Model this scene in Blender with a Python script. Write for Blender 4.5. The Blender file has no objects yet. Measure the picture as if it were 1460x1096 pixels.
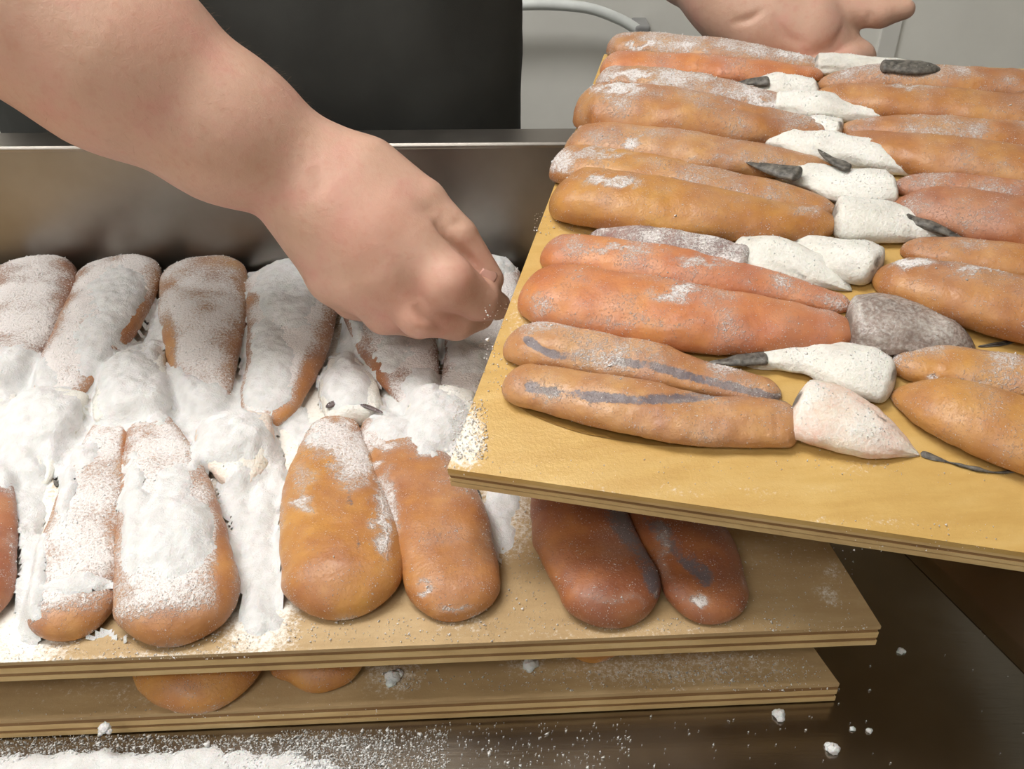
import bpy, math, random
import numpy as np
from mathutils import Vector
from mathutils.bvhtree import BVHTree

random.seed(7); RNG = np.random.default_rng(7)
SC = bpy.context.scene
COL = SC.collection

# ------------------------------------------------------------------ camera
F = 1300.0; W, H = 1460, 1096; CX, CY = W / 2, H / 2
TH = math.radians(35.0); CAM = np.array([0.0, 0.0, 0.46])
FW = np.array([0, math.cos(TH), -math.sin(TH)]); DN = np.array([0, -math.sin(TH), -math.cos(TH)]); RT = np.array([1.0, 0, 0])
cd = bpy.data.cameras.new('camera'); cam = bpy.data.objects.new('camera', cd); COL.objects.link(cam)
cam.location = CAM; cam.rotation_euler = (math.pi / 2 - TH, 0, 0)
cd.sensor_width = 36.0; cd.lens = F * 36.0 / W; cd.clip_start = 0.01
SC.camera = cam

# ------------------------------------------------------------------ world, lights, exposure
wd = bpy.data.worlds.new('room_light'); SC.world = wd; wd.use_nodes = True
wd.node_tree.nodes['Background'].inputs[0].default_value = (0.93, 0.95, 1.0, 1)
wd.node_tree.nodes['Background'].inputs[1].default_value = 0.3
def area(name, loc, rot, sx, sy, power, col):
    l = bpy.data.lights.new(name, 'AREA'); l.shape = 'RECTANGLE'; l.size = sx; l.size_y = sy; l.energy = power; l.color = col
    o = bpy.data.objects.new(name, l); COL.objects.link(o); o.location = loc; o.rotation_euler = rot; return o
LAMPS = [(-0.72, 0.60, 20.0), (-0.70, -0.85, 4.5)]
for lx, ly, pw in LAMPS: area('ceiling_lamp_light', (lx, ly, 1.655), (0, 0, 0), 1.2, 0.5, pw, (1.0, 0.985, 0.96))
SC.view_settings.view_transform = 'Standard'; SC.view_settings.look = 'None'
SC.view_settings.gamma = 1.0; SC.view_settings.use_curve_mapping = False
SC.view_settings.exposure = 0.0

# ------------------------------------------------------------------ projection helpers
def ray(x, y): return FW + (x - CX) / F * RT + (y - CY) / F * DN
def P(x, y, z): return CAM + z * ray(x, y)
def project(p):
    d = np.asarray(p) - CAM; z = d @ FW
    return np.stack([CX + F * (d @ RT) / z, CY + F * (d @ DN) / z], -1)
class Plane:
    def __init__(s, o, n): s.o = np.array(o, float); s.n = np.array(n, float) / np.linalg.norm(n)
    def hit(s, x, y, h=0.0):
        r = ray(x, y); o = s.o + s.n * h
        return CAM + r * (((o - CAM) @ s.n) / (r @ s.n))
ZT, ZL, ZM = 0.0, 0.0165, 0.060          # table, lower board top, middle board top
T_BOARD = 0.0155
PLT = Plane((0, 0, ZT), (0, 0, 1)); PLL = Plane((0, 0, ZL), (0, 0, 1)); PLM = Plane((0, 0, ZM), (0, 0, 1))
tow = lambda d: d[0] * RT + d[1] * DN + d[2] * FW
BU = -tow((-5465, -664, 1300.)); BU /= np.linalg.norm(BU)
BV = tow((477, -1382, 1300.)); BV /= np.linalg.norm(BV)
BN = np.cross(BU, BV); BO = P(637, 668, 0.50)
PLR = Plane(BO, BN)

# ------------------------------------------------------------------ noise
def _hash(i, j, k, s):
    n = (i * 374761393 + j * 668265263 + k * 2147483647 + s * 974634777).astype(np.int64) & 0xffffffff
    n = ((n ^ (n >> 13)) * 1274126177) & 0xffffffff
    n = (n ^ (n >> 16)) & 0xffffff
    return n / float(0xffffff)
def vnoise(p, freq, seed=0):
    q = np.asarray(p, float) * freq; i = np.floor(q).astype(np.int64); f = q - i; f = f * f * (3 - 2 * f)
    r = 0
    for a in (0, 1):
        for b in (0, 1):
            for c in (0, 1):
                w = (f[..., 0] if a else 1 - f[..., 0]) * (f[..., 1] if b else 1 - f[..., 1]) * (f[..., 2] if c else 1 - f[..., 2])
                r = r + w * _hash(i[..., 0] + a, i[..., 1] + b, i[..., 2] + c, seed)
    return r * 2 - 1
def fbm(p, freq, seed=0, o=3):
    r = 0; a = 1.0; t = 0
    for k in range(o): r = r + a * vnoise(p, freq * 2 ** k, seed + k); t += a; a *= .5
    return r / t
def sstep(a, b, x): t = np.clip((x - a) / (b - a), 0, 1); return t * t * (3 - 2 * t)

# ------------------------------------------------------------------ materials
def lin(c):
    return tuple(((v / 255) / 12.92 if v / 255 <= .04045 else ((v / 255 + .055) / 1.055) ** 2.4) for v in c) + (1.0,)
class NT:
    def __init__(s, name):
        s.m = bpy.data.materials.new(name); s.m.use_nodes = True; s.t = s.m.node_tree; s.n = s.t.nodes
        s.b = s.n['Principled BSDF']
    def add(s, typ, **kw):
        o = s.n.new(typ)
        for k, v in kw.items(): setattr(o, k, v)
        return o
    def link(s, a, b): s.t.links.new(a, b)
    def val(s, sock, v):
        if hasattr(v, 'is_linked') or isinstance(v, bpy.types.NodeSocket): s.link(v, sock)
        else: sock.default_value = v
    def coord(s, kind='Object', scale=(1, 1, 1)):
        t = s.add('ShaderNodeTexCoord'); m = s.add('ShaderNodeMapping'); m.inputs['Scale'].default_value = scale
        s.link(t.outputs[kind], m.inputs[0]); return m.outputs[0]
    def noise(s, vec, scale, detail=3, rough=.5):
        t = s.add('ShaderNodeTexNoise'); s.link(vec, t.inputs['Vector']); t.inputs['Scale'].default_value = scale
        t.inputs['Detail'].default_value = detail; t.inputs['Roughness'].default_value = rough; return t.outputs['Fac']
    def ramp(s, fac, stops):
        r = s.add('ShaderNodeValToRGB'); s.link(fac, r.inputs[0]); e = r.color_ramp.elements
        while len(e) < len(stops): e.new(.5)
        for k, (p, c) in zip(e, stops): k.position = p; k.color = c if len(c) == 4 else c + (1,)
        return r.outputs[0]
    def mix(s, fac, a, b):
        m = s.add('ShaderNodeMix', data_type='RGBA'); s.val(m.inputs[0], fac); s.val(m.inputs[6], a); s.val(m.inputs[7], b); return m.outputs[2]
    def math(s, op, a, b=0.0, clamp=False):
        m = s.add('ShaderNodeMath', operation=op, use_clamp=clamp); s.val(m.inputs[0], a); s.val(m.inputs[1], b); return m.outputs[0]
    def bump(s, h, strength, dist, prev=None):
        b = s.add('ShaderNodeBump'); b.inputs['Strength'].default_value = strength; b.inputs['Distance'].default_value = dist
        s.link(h, b.inputs['Height'])
        if prev is not None: s.link(prev, b.inputs['Normal'])
        return b.outputs[0]
    def out(s, **kw):
        for k, v in kw.items(): s.val(s.b.inputs[k.replace('_', ' ')], v)
        return s.m

SALT = lin((240, 240, 240))
def grey(v): return (v, v, v, 1)
def roe_mat(name, c1, c2, c3, rough=.3, gloss=.5):
    t = NT(name); co = t.coord('Object')
    n1 = t.noise(co, 28, 4, .6); n2 = t.noise(co, 90, 3, .6); nf = t.noise(co, 520, 3, .65); ng = t.noise(co, 1500, 2, .5)
    c1, c2, c3 = [tuple(v * .95 for v in c) for c in (c1, c2, c3)]
    base = t.ramp(n1, [(.3, lin(c1)), (.5, lin(c2)), (.72, lin(c3))])
    base = t.mix(t.math('MULTIPLY', t.math('SUBTRACT', n2, .38, True), 1.6, True), base, lin(c3))
    at = t.add('ShaderNodeAttribute', attribute_name='salt')
    s = at.outputs['Fac']
    # thin wet-looking bloom plus crystals where the salt is dense
    k = t.math('ADD', s, t.math('MULTIPLY', t.math('SUBTRACT', nf, .5), 1.1))
    k = t.math('ADD', k, t.math('MULTIPLY', t.math('SUBTRACT', ng, .5), .7))
    mr = t.add('ShaderNodeMapRange', interpolation_type='SMOOTHSTEP'); t.link(k, mr.inputs[0])
    mr.inputs[1].default_value = .34; mr.inputs[2].default_value = .80
    sp = t.add('ShaderNodeMapRange', interpolation_type='SMOOTHSTEP'); t.link(t.math('ADD', t.noise(co, 1150, 1, .5), t.math('MULTIPLY', t.math('SUBTRACT', n2, .5), .35)), sp.inputs[0])
    sp.inputs[1].default_value = .66; sp.inputs[2].default_value = .76; sp.inputs[4].default_value = .7
    fac = t.math('MAXIMUM', mr.outputs[0], sp.outputs[0])
    vein = t.add('ShaderNodeAttribute', attribute_name='vein').outputs['Fac']
    vk = t.add('ShaderNodeMapRange', interpolation_type='SMOOTHSTEP')
    t.link(t.math('ADD', vein, t.math('MULTIPLY', t.math('SUBTRACT', nf, .5), .9)), vk.inputs[0]); vk.inputs[1].default_value = .35; vk.inputs[2].default_value = .7
    base = t.mix(vk.outputs[0], base, lin((104, 92, 96)))
    vm = t.add('ShaderNodeMapRange', interpolation_type='SMOOTHSTEP'); t.link(s, vm.inputs[0]); vm.inputs[1].default_value = .02; vm.inputs[2].default_value = .6; vm.inputs[4].default_value = .26
    base = t.mix(vm.outputs[0], base, lin((226, 206, 192)))
    colr = t.mix(fac, base, lin((238, 232, 230)))
    rg = t.math('ADD', t.math('MULTIPLY', fac, .4), t.math('ADD', t.math('MULTIPLY', n2, .25), rough))
    saltb = t.math('MULTIPLY', fac, nf)
    bp = t.bump(n2, .3, .003); bp = t.bump(nf, .22, .0012, bp); bp = t.bump(saltb, .7, .0022, bp)
    ct = t.math('SUBTRACT', .42, t.math('MULTIPLY', fac, .4), True)
    cn = t.bump(ng, .9, .0012, t.bump(nf, .8, .0022, bp)); t.link(cn, t.b.inputs['Coat Normal'])
    return t.out(Base_Color=colr, Roughness=rg, Normal=bp, Coat_Weight=ct, Coat_Roughness=.2, Subsurface_Weight=.05, Subsurface_Radius=(1.0, .6, .35), Subsurface_Scale=.004, Specular_IOR_Level=gloss)
MAT = {}
MAT['roe_amber'] = roe_mat('roe_amber', (206, 150, 84), (190, 128, 68), (160, 96, 54))
MAT['roe_gold'] = roe_mat('roe_gold', (210, 154, 74), (198, 138, 66), (172, 108, 58), .3)
MAT['roe_pink'] = roe_mat('roe_pink', (222, 146, 74), (208, 130, 76), (184, 104, 66), .33)
MAT['roe_tan'] = roe_mat('roe_tan', (208, 158, 98), (196, 140, 84), (168, 108, 70), .3)
MAT['roe_russet'] = roe_mat('roe_russet', (196, 134, 84), (182, 114, 72), (152, 88, 60), .33)
MAT['roe_brown'] = roe_mat('roe_brown', (184, 120, 66), (166, 100, 56), (136, 76, 48), .33)
MAT['roe_purple'] = roe_mat('roe_purple', (150, 92, 82), (120, 82, 84), (96, 76, 84), .3)
def flesh_mat(name, c1, c2, c3, rough=.6):
    t = NT(name); co = t.coord('Object')
    n1 = t.noise(co, 45, 4, .6); nf = t.noise(co, 420, 3, .6)
    at = t.add('ShaderNodeAttribute', attribute_name='salt').outputs['Fac']
    base = t.ramp(n1, [(.32, lin(c1)), (.5, lin(c2)), (.7, lin(c3))])
    k = t.math('ADD', at, t.math('MULTIPLY', t.math('SUBTRACT', nf, .5), 1.2), clamp=True)
    vein = t.add('ShaderNodeAttribute', attribute_name='vein').outputs['Fac']
    base = t.mix(k, base, lin((236, 234, 228)))
    vk = t.add('ShaderNodeMapRange', interpolation_type='SMOOTHSTEP')
    t.link(t.math('ADD', vein, t.math('MULTIPLY', t.math('SUBTRACT', nf, .5), .25)), vk.inputs[0]); vk.inputs[1].default_value = .35; vk.inputs[2].default_value = .75
    base = t.mix(vk.outputs[0], base, lin((116, 110, 104)))
    return t.out(Base_Color=base, Roughness=rough, Normal=t.bump(nf, .6, .0014), Subsurface_Weight=.1, Subsurface_Scale=.004)
MAT['flesh_white'] = flesh_mat('flesh_white', (184, 180, 172), (212, 208, 198), (228, 226, 216))
MAT['flesh_cream'] = flesh_mat('flesh_cream', (226, 212, 190), (224, 196, 176), (214, 168, 148))
MAT['flesh_grey'] = flesh_mat('flesh_grey', (122, 106, 98), (142, 126, 118), (164, 150, 142), .24)
def plain(name, c, rough=.6, metal=0.0, nscale=60, amt=.15, bump=.0):
    t = NT(name); co = t.coord('Object'); n = t.noise(co, nscale, 4, .6)
    d = tuple(max(0, v * (1 - amt)) for v in c); b = tuple(min(255, v * (1 + amt * .6)) for v in c)
    colr = t.ramp(n, [(.3, lin(d)), (.7, lin(b))])
    kw = dict(Base_Color=colr, Roughness=rough, Metallic=metal)
    if bump: kw['Normal'] = t.bump(n, .5, bump)
    return t.out(**kw)
MAT['dark_skin'] = plain('fin_skin', (92, 88, 82), .5, 0, 260, .55, .0015)
MAT['membrane'] = plain('membrane', (96, 84, 84), .4, 0, 300, .3, .001)
def salt_mat():
    t = NT('salt'); co = t.coord('Object'); n = t.noise(co, 700, 3, .7); n2 = t.noise(co, 120, 3, .5); n3 = t.noise(co, 24, 2, .5)
    colr = t.ramp(n2, [(.3, lin((212, 212, 211))), (.6, lin((226, 226, 226)))])
    colr = t.mix(t.math('MULTIPLY', t.math('SUBTRACT', n3, .45, True), .8, True), colr, lin((210, 204, 205)))
    bp = t.bump(n, .7, .0012); bp = t.bump(n2, .4, .003, bp)
    return t.out(Base_Color=colr, Roughness=.75, Normal=bp, Subsurface_Weight=.15, Subsurface_Scale=.004)
MAT['salt'] = salt_mat()
def grain_mat():
    t = NT('salt_crystal'); t.out(Base_Color=lin((248, 247, 246)), Roughness=.4, Specular_IOR_Level=.5, Subsurface_Weight=1.0, Subsurface_Radius=(1, 1, 1), Subsurface_Scale=.0016)
    return t.m
MAT['grain'] = grain_mat()
def wood_mat(name, c1, c2, c3, wet=.35, salt=.0):
    t = NT(name); co = t.coord('Object', (3, 14, 14)); co2 = t.coord('Object')
    n = t.noise(co, 6, 5, .6); n2 = t.noise(co2, 22, 4, .6); nf = t.noise(co2, 480, 3, .7)
    c = t.ramp(n, [(.3, lin(c1)), (.5, lin(c2)), (.72, lin(c3))])
    c = t.mix(t.math('MULTIPLY', t.math('SUBTRACT', n2, .4, True), 2.2, True), c, lin(c1))
    at = t.add('ShaderNodeAttribute', attribute_name='salt').outputs['Fac']
    k = t.math('ADD', at, t.math('MULTIPLY', t.math('SUBTRACT', nf, .5), 1.6))
    mr = t.add('ShaderNodeMapRange', interpolation_type='SMOOTHSTEP'); t.link(k, mr.inputs[0]); mr.inputs[1].default_value = .25; mr.inputs[2].default_value = .95
    k = mr.outputs[0]
    c = t.mix(k, c, lin((236, 232, 224)))
    r = t.math('ADD', t.math('MULTIPLY', n2, .3), wet)
    return t.out(Base_Color=c, Roughness=r, Normal=t.bump(nf, .35, .0008))
MAT['wood_wet'] = wood_mat('plywood_wet_face', (190, 152, 86), (202, 166, 100), (210, 178, 116), .18)
MAT['wood_dry'] = wood_mat('plywood_dry_face', (166, 138, 98), (182, 154, 112), (194, 168, 128), .5)
MAT['ply_light'] = wood_mat('ply_light', (190, 158, 110), (212, 182, 130), (222, 196, 150), .6)
MAT['ply_dark'] = wood_mat('ply_dark', (120, 88, 52), (142, 106, 66), (160, 124, 82), .6)
def steel_mat(name, c, r0, r1, stretch):
    t = NT(name); co = t.coord('Object', stretch); n = t.noise(co, 40, 4, .6); n2 = t.noise(t.coord('Object'), 9, 4, .6)
    colr = t.ramp(n2, [(.3, lin(tuple(v * .86 for v in c))), (.7, lin(c))])
    mr = t.add('ShaderNodeMapRange'); t.link(n2, mr.inputs[0]); mr.inputs[1].default_value = .3; mr.inputs[2].default_value = .7
    mr.inputs[3].default_value = r0; mr.inputs[4].default_value = r1
    return t.out(Base_Color=colr, Metallic=1.0, Roughness=mr.outputs[0], Normal=t.bump(n, .12, .0006))
MAT['steel'] = steel_mat('brushed_steel', (160, 154, 147), .30, .42, (1, 1, 12))
MAT['steel_top'] = steel_mat('steel_worktop', (168, 160, 150), .18, .28, (1, 8, 1))
def skin_mat():
    t = NT('skin'); co = t.coord('Object'); n = t.noise(co, 26, 4, .6); n2 = t.noise(co, 150, 4, .6); nf = t.noise(co, 900, 3, .6)
    c = t.ramp(n, [(.3, lin((198, 160, 138))), (.5, lin((205, 166, 146))), (.7, lin((207, 158, 142)))])
    c = t.mix(t.math('MULTIPLY', t.math('SUBTRACT', n2, .5, True), 1.2, True), c, lin((192, 132, 112)))
    fl = t.add('ShaderNodeAttribute', attribute_name='flush').outputs['Fac']
    c = t.mix(t.math('MULTIPLY', fl, .65), c, lin((206, 142, 126)))
    bp = t.bump(n2, .18, .003); bp = t.bump(nf, .25, .0005, bp)
    return t.out(Base_Color=c, Roughness=.48, Normal=bp, Subsurface_Weight=.15, Subsurface_Radius=(1.0, .35, .2), Subsurface_Scale=.008, Specular_IOR_Level=.35)
MAT['skin'] = skin_mat()
MAT['nail'] = plain('nail', (206, 160, 146), .3, 0, 60, .05)
MAT['hair'] = plain('arm_hair', (168, 132, 102), .5, 0, 60, .1)
def cloth_mat(name, c):
    t = NT(name); co = t.coord('Object'); n = t.noise(co, 12, 3, .5); nf = t.noise(co, 1400, 2, .5)
    colr = t.ramp(n, [(.3, lin(tuple(v * .85 for v in c))), (.7, lin(c))])
    return t.out(Base_Color=colr, Roughness=.9, Normal=t.bump(nf, .3, .0006), Specular_IOR_Level=.15)
MAT['cloth'] = cloth_mat('charcoal_cloth', (74, 75, 73))
MAT['trousers'] = cloth_mat('dark_trousers', (38, 38, 42))
MAT['wall'] = plain('painted_wall', (230, 229, 223), .6, 0, 5, .03, .0)
MAT['panel_strip'] = plain('wall_panel_strip', (222, 221, 216), .45, 0, 8, .03)
MAT['floor'] = plain('floor_tile', (120, 118, 114), .5, 0, 6, .15)
MAT['hose'] = plain('white_hose', (226, 230, 228), .35, 0, 30, .04)
MAT['clip'] = plain('grey_clip', (150, 150, 150), .4, 0, 30, .1)
MAT['lamp_body'] = plain('lamp_body', (230, 230, 228), .4, 0, 30, .03)
t = NT('lamp_diffuser'); t.out(Base_Color=(1, 1, 1, 1), Emission_Color=(1, .96, .9, 1), Emission_Strength=6.0); MAT['diffuser'] = t.m

# ------------------------------------------------------------------ object helpers
def tag(o, label=None, cat=None, group=None, kind=None):
    for k, v in (('label', label), ('category', cat), ('group', group), ('kind', kind)):
        if v: o[k] = v
    return o
def empty(name, loc, label=None, cat=None, group=None):
    o = bpy.data.objects.new(name, None); COL.objects.link(o); o.location = loc; o.empty_display_size = .02
    return tag(o, label, cat, group)
def mesh(name, v, f, mat, parent=None, smooth=True, attrs=None):
    v = np.asarray(v, float)
    off = np.array(parent_loc(parent)) if parent is not None else np.zeros(3)
    me = bpy.data.meshes.new(name); me.from_pydata((v - off).tolist(), [], f if isinstance(f, list) else f.tolist())
    if smooth: me.polygons.foreach_set('use_smooth', [True] * len(me.polygons))
    for k, a in (attrs or {}).items():
        at = me.attributes.new(k, 'FLOAT', 'POINT'); at.data.foreach_set('value', np.asarray(a, np.float32))
    me.materials.append(MAT[mat] if isinstance(mat, str) else mat); me.update()
    o = bpy.data.objects.new(name, me); COL.objects.link(o)
    if parent is not None: o.parent = parent
    return o
def parent_loc(p):
    l = Vector((0, 0, 0))
    while p is not None: l = l + p.location; p = p.parent
    return l
def box_vf(c, X, Y, Z):
    c = np.asarray(c, float); v = [c + sx * X + sy * Y + sz * Z for sz in (-1, 1) for sy in (-1, 1) for sx in (-1, 1)]
    f = [(0, 2, 3, 1), (4, 5, 7, 6), (0, 1, 5, 4), (2, 6, 7, 3), (0, 4, 6, 2), (1, 3, 7, 5)]
    return v, f
def bevel(o, w, seg=2):
    m = o.modifiers.new('bevel', 'BEVEL'); m.width = w; m.segments = seg; m.limit_method = 'ANGLE'; return o
def box(name, lo, hi, mat, parent=None, bev=0.002):
    lo, hi = np.array(lo, float), np.array(hi, float); h = (hi - lo) / 2
    v, f = box_vf((lo + hi) / 2, np.array([h[0], 0, 0]), np.array([0, h[1], 0]), np.array([0, 0, h[2]]))
    o = mesh(name, v, f, mat, parent, smooth=False)
    return bevel(o, bev) if bev else o
def spline(pts, n):
    p = np.array(pts, float); q = np.vstack([2 * p[0] - p[1], p, 2 * p[-1] - p[-2]]); m = len(p) - 1
    t = np.linspace(0, m - 1e-9, n); i = t.astype(int); u = (t - i)[:, None]
    a, b, c, d = q[i], q[i + 1], q[i + 2], q[i + 3]
    return .5 * (2 * b + (c - a) * u + (2 * a - 5 * b + 4 * c - d) * u ** 2 + (3 * b - a - 3 * c + d) * u ** 3)
def resample(c, n):
    d = np.r_[0, np.cumsum(np.linalg.norm(np.diff(c[:, :3], axis=0), axis=1))]; s = np.linspace(0, d[-1], n)
    return np.stack([np.interp(s, d, c[:, k]) for k in range(c.shape[1])], 1), s
def ring_faces(n, m, caps=True):
    f = [(i * m + j, i * m + (j + 1) % m, (i + 1) * m + (j + 1) % m, (i + 1) * m + j) for i in range(n - 1) for j in range(m)]
    if caps: f += [tuple(range(m))[::-1], tuple((n - 1) * m + j for j in range(m))]
    return f
def tube(pts, r, m=10, n=40):
    c, s = resample(spline(pts, 4 * n), n); t = np.gradient(c, axis=0); t /= np.linalg.norm(t, axis=1)[:, None]
    up = np.array([0, 0, 1.0]); b = np.cross(t, up); b /= np.linalg.norm(b, axis=1)[:, None] + 1e-9; u = np.cross(b, t)
    rr = np.broadcast_to(np.asarray(r, float), (n,)) if np.ndim(r) == 0 else np.interp(np.linspace(0, 1, n), np.linspace(0, 1, len(r)), r)
    a = np.linspace(0, 2 * np.pi, m, endpoint=False)
    v = c[:, None] + rr[:, None, None] * (np.cos(a)[None, :, None] * b[:, None] + np.sin(a)[None, :, None] * u[:, None])
    return v.reshape(-1, 3), ring_faces(n, m)

# ------------------------------------------------------------------ room
wall_y = 1.55
box('wall_back', (-2.5, wall_y, -.9), (2.5, wall_y + .1, 1.75), 'wall', None, 0)['kind'] = 'structure'
box('floor', (-2.4, -1.6, -.95), (2.4, wall_y, -.9), 'floor', None, 0)['kind'] = 'structure'
def on_wall(x, y, d=0.0):
    r = ray(x, y); return CAM + r * ((wall_y - d) / r[1])
px = on_wall(1259, 40)[0]
box('trim_1', (px - .004, wall_y - .006, -.9), (px + .028, wall_y, 1.75), 'panel_strip', None, .002)['kind'] = 'structure'
# white hose on the wall
hp = [on_wall(x, y, .05) for x, y in ((560, 30), (640, 12), (742, 7), (790, 7), (840, 12), (880, 26), (905, 40), (925, 58), (950, 90), (965, 140))]
hb = empty('hose', hp[0], 'white flexible hose curving along the wall behind the worker', 'hose')
v, f = tube(hp, .0085, 12, 60); mesh('hose_tube', v, f, 'hose', hb)
c = on_wall(913, 42, .03); box('hose_clip', c - np.array([.012, .03, .012]), c + np.array([.012, .03, .012]), 'clip', hb, .003)
# ceiling lamp
for (lx, ly, pw), lab in zip(LAMPS, ('white rectangular ceiling lamp above the steel table', 'white rectangular ceiling lamp nearer the camera side of the room')):
    lp = empty('ceiling_lamp', (lx, ly, 1.75), lab, 'lamp')
    box('lamp_housing', (lx - .63, ly - .28, 1.68), (lx + .63, ly + .28, 1.75), 'lamp_body', lp, .004)
    box('diffuser', (lx - .61, ly - .26, 1.67), (lx + .61, ly + .26, 1.68), 'diffuser', lp, 0)
box('ceiling', (-2.5, -1.7, 1.75), (2.5, wall_y + .1, 1.85), 'wall', None, 0)['kind'] = 'structure'
box('wall_left', (-2.5, -1.7, -.9), (-2.4, wall_y, 1.75), 'wall', None, 0)['kind'] = 'structure'
box('wall_right', (2.4, -1.7, -.9), (2.5, wall_y, 1.75), 'wall', None, 0)['kind'] = 'structure'
box('wall_front', (-2.4, -1.7, -.9), (2.4, -1.6, 1.75), 'wall', None, 0)['kind'] = 'structure'

# ------------------------------------------------------------------ steel worktable with upstand
def on_z(x, y, z): r = ray(x, y); return CAM + r * ((z - CAM[2]) / r[2])
ZR = 0.178
tb = empty('steel_table', (-.2, .4, -.9), 'brushed steel worktable with upstand at the back under the boards', 'table')
rl, rr_ = on_z(0, 210, ZR), on_z(820, 203, ZR); d = (rr_ - rl) / (rr_ - rl)[0]
bk = lambda x: rl + d * (x - rl[0])
s1, s2 = on_z(1340, 840, 0), on_z(1460, 960, 0); sd = (s2 - s1) / (s2 - s1)[1]
sx = lambda y: s1 + sd * (y - s1[1])
xl = -1.0
B0, B1 = bk(xl), bk(sx(.775)[0]); F0 = np.array([xl, .05, 0]); F1 = sx(.05)
def poly_slab(name, pts, z0, z1, mat, parent, bev=.0015):
    n = len(pts); v = [(p[0], p[1], z0) for p in pts] + [(p[0], p[1], z1) for p in pts]
    f = [tuple(range(n))[::-1], tuple(range(n, 2 * n))] + [(i, (i + 1) % n, n + (i + 1) % n, n + i) for i in range(n)]
    o = mesh(name, v, f, mat, parent, False); return bevel(o, bev) if bev else o
poly_slab('worktop', [F0, F1 + np.array([.10, 0, 0]), B1 + np.array([.10, 0, 0]), B0], -.03, 0, 'steel_top', tb)
# upstand at the back: a folded sheet with a rounded top rim
def sheet(name, line0, line1, prof, mat):
    e = np.array(line1) - np.array(line0); e[2] = 0; nrm = np.array([-e[1], e[0], 0]) / np.linalg.norm(e)
    v = []; n = len(prof)
    for q in (line0, line1):
        for (o_, z_) in prof: v.append(np.array([q[0], q[1], 0]) + nrm * o_ + np.array([0, 0, z_]))
    f = [(i, (i + 1) % n, n + (i + 1) % n, n + i) for i in range(n)] + [tuple(range(n))[::-1], tuple(range(n, 2 * n))]
    return mesh(name, v, f, mat, tb, False)
sheet('upstand', B0, B1 + np.array([.06, 0, 0]), [(0, -.01), (.0, ZR - .004), (.02, ZR - .004), (.02, -.01)], 'steel')
o = sheet('rim', B0, B1 + np.array([.06, 0, 0]), [(-.0015, ZR - .004), (-.002, ZR - .001), (0, ZR + .001), (.034, ZR + .001), (.036, ZR - .002), (.036, ZR - .02), (.034, ZR - .02), (.034, ZR - .004)], 'steel'); bevel(o, .0008)
# right side wall of the table bends upward
q0, q1 = sx(.05), sx(.775)
v = []
for q in (q0, q1):
    for dx, dz in ((0, .0005), (.004, .0012), (.010, .005), (.055, .05), (.058, .05), (.014, .003), (.006, -.004), (0, -.004)): v.append((q[0] + dx, q[1], dz))
f = [(i, (i + 1) % 8, 8 + (i + 1) % 8, 8 + i) for i in range(8)] + [tuple(range(8))[::-1], tuple(range(8, 16))]
mesh('side_upstand', v, f, 'steel_top', tb, False)
for x, y in ((xl + .06, .12), (xl + .06, .70), (.40, .12), (.40, .70)):
    v, f = tube([(x, y, -.9), (x + .0005, y, -.45), (x, y, -.03)], .02, 12, 6); mesh('leg', v, f, 'steel', tb)

# ------------------------------------------------------------------ plywood boards, five plies each
def board(name, corners, n, label, top_mat, layers, saltfn=None):
    cs = [np.array(c, float) for c in corners]; n = np.asarray(n, float)
    ctr = sum(cs) / 4
    e = empty(name, ctr - n * T_BOARD, label, 'board')
    tot = sum(l for l, _ in layers); d0 = 0
    nu, nv = 90, 70
    for i, (lt, mt) in enumerate(layers):
        h = lt / tot * T_BOARD; ins = RNG.uniform(0, .0006) + (.0006 if mt == 'ply_dark' else 0)
        pts = [c + (ctr - c) / np.linalg.norm(ctr - c) * ins * 1.4 for c in cs]
        if i == 0:
            # top ply: gridded face so that salt dusting can be stored on it
            a, b = np.meshgrid(np.linspace(0, 1, nu), np.linspace(0, 1, nv)); a = a.ravel()[:, None]; b = b.ravel()[:, None]
            r = .004                         # slightly rounded corners by pulling edge points in
            g = pts[0] * (1 - a) * (1 - b) + pts[1] * a * (1 - b) + pts[2] * a * b + pts[3] * (1 - a) * b
            v = np.vstack([g, np.array(pts) - n * h])
            f = [(j * nu + k, j * nu + k + 1, (j + 1) * nu + k + 1, (j + 1) * nu + k) for j in range(nv - 1) for k in range(nu - 1)]
            N = nu * nv
            f += [tuple([N + 1, N] + [k for k in range(nu)])[::1], tuple([N + 2, N + 1] + [k * nu + nu - 1 for k in range(nv)]),
                  tuple([N + 3, N + 2] + [(nv - 1) * nu + k for k in range(nu - 1, -1, -1)]), tuple([N, N + 3] + [k * nu for k in range(nv - 1, -1, -1)]), (N + 3, N + 2, N + 1, N)]
            at = np.zeros(len(v))
            if saltfn is not None: at[:N] = saltfn(g)
            o = mesh('ply', v, f, top_mat, e, False, {'salt': at}); o['label'] = 'smooth plywood top face dusted with salt'
        else:
            v = [p - n * d0 for p in pts] + [p - n * (d0 + h) for p in pts]
            f = [(0, 1, 2, 3), (7, 6, 5, 4), (0, 4, 5, 1), (1, 5, 6, 2), (2, 6, 7, 3), (3, 7, 4, 0)]
            mesh('ply', v, f, mt, e, False)
        d0 += h
    return e
def blobs_px(p2, bl):
    r = np.zeros(len(p2))
    for (x, y, rx, ry, a) in bl:
        d = np.sqrt(((p2[:, 0] - x) / rx) ** 2 + ((p2[:, 1] - y) / ry) ** 2); r = np.maximum(r, a * (1 - sstep(.28, 1.25, d)))
    return r
def far_edge(p0, p1, Y):  # continue the line p0->p1 to the depth Y
    return p0 + (p1 - p0) * ((Y - p0[1]) / (p1[1] - p0[1]))
m_fl, m_fr, m_r2 = PLM.hit(0, 945), PLM.hit(1258, 893), PLM.hit(1187, 780)
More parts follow.
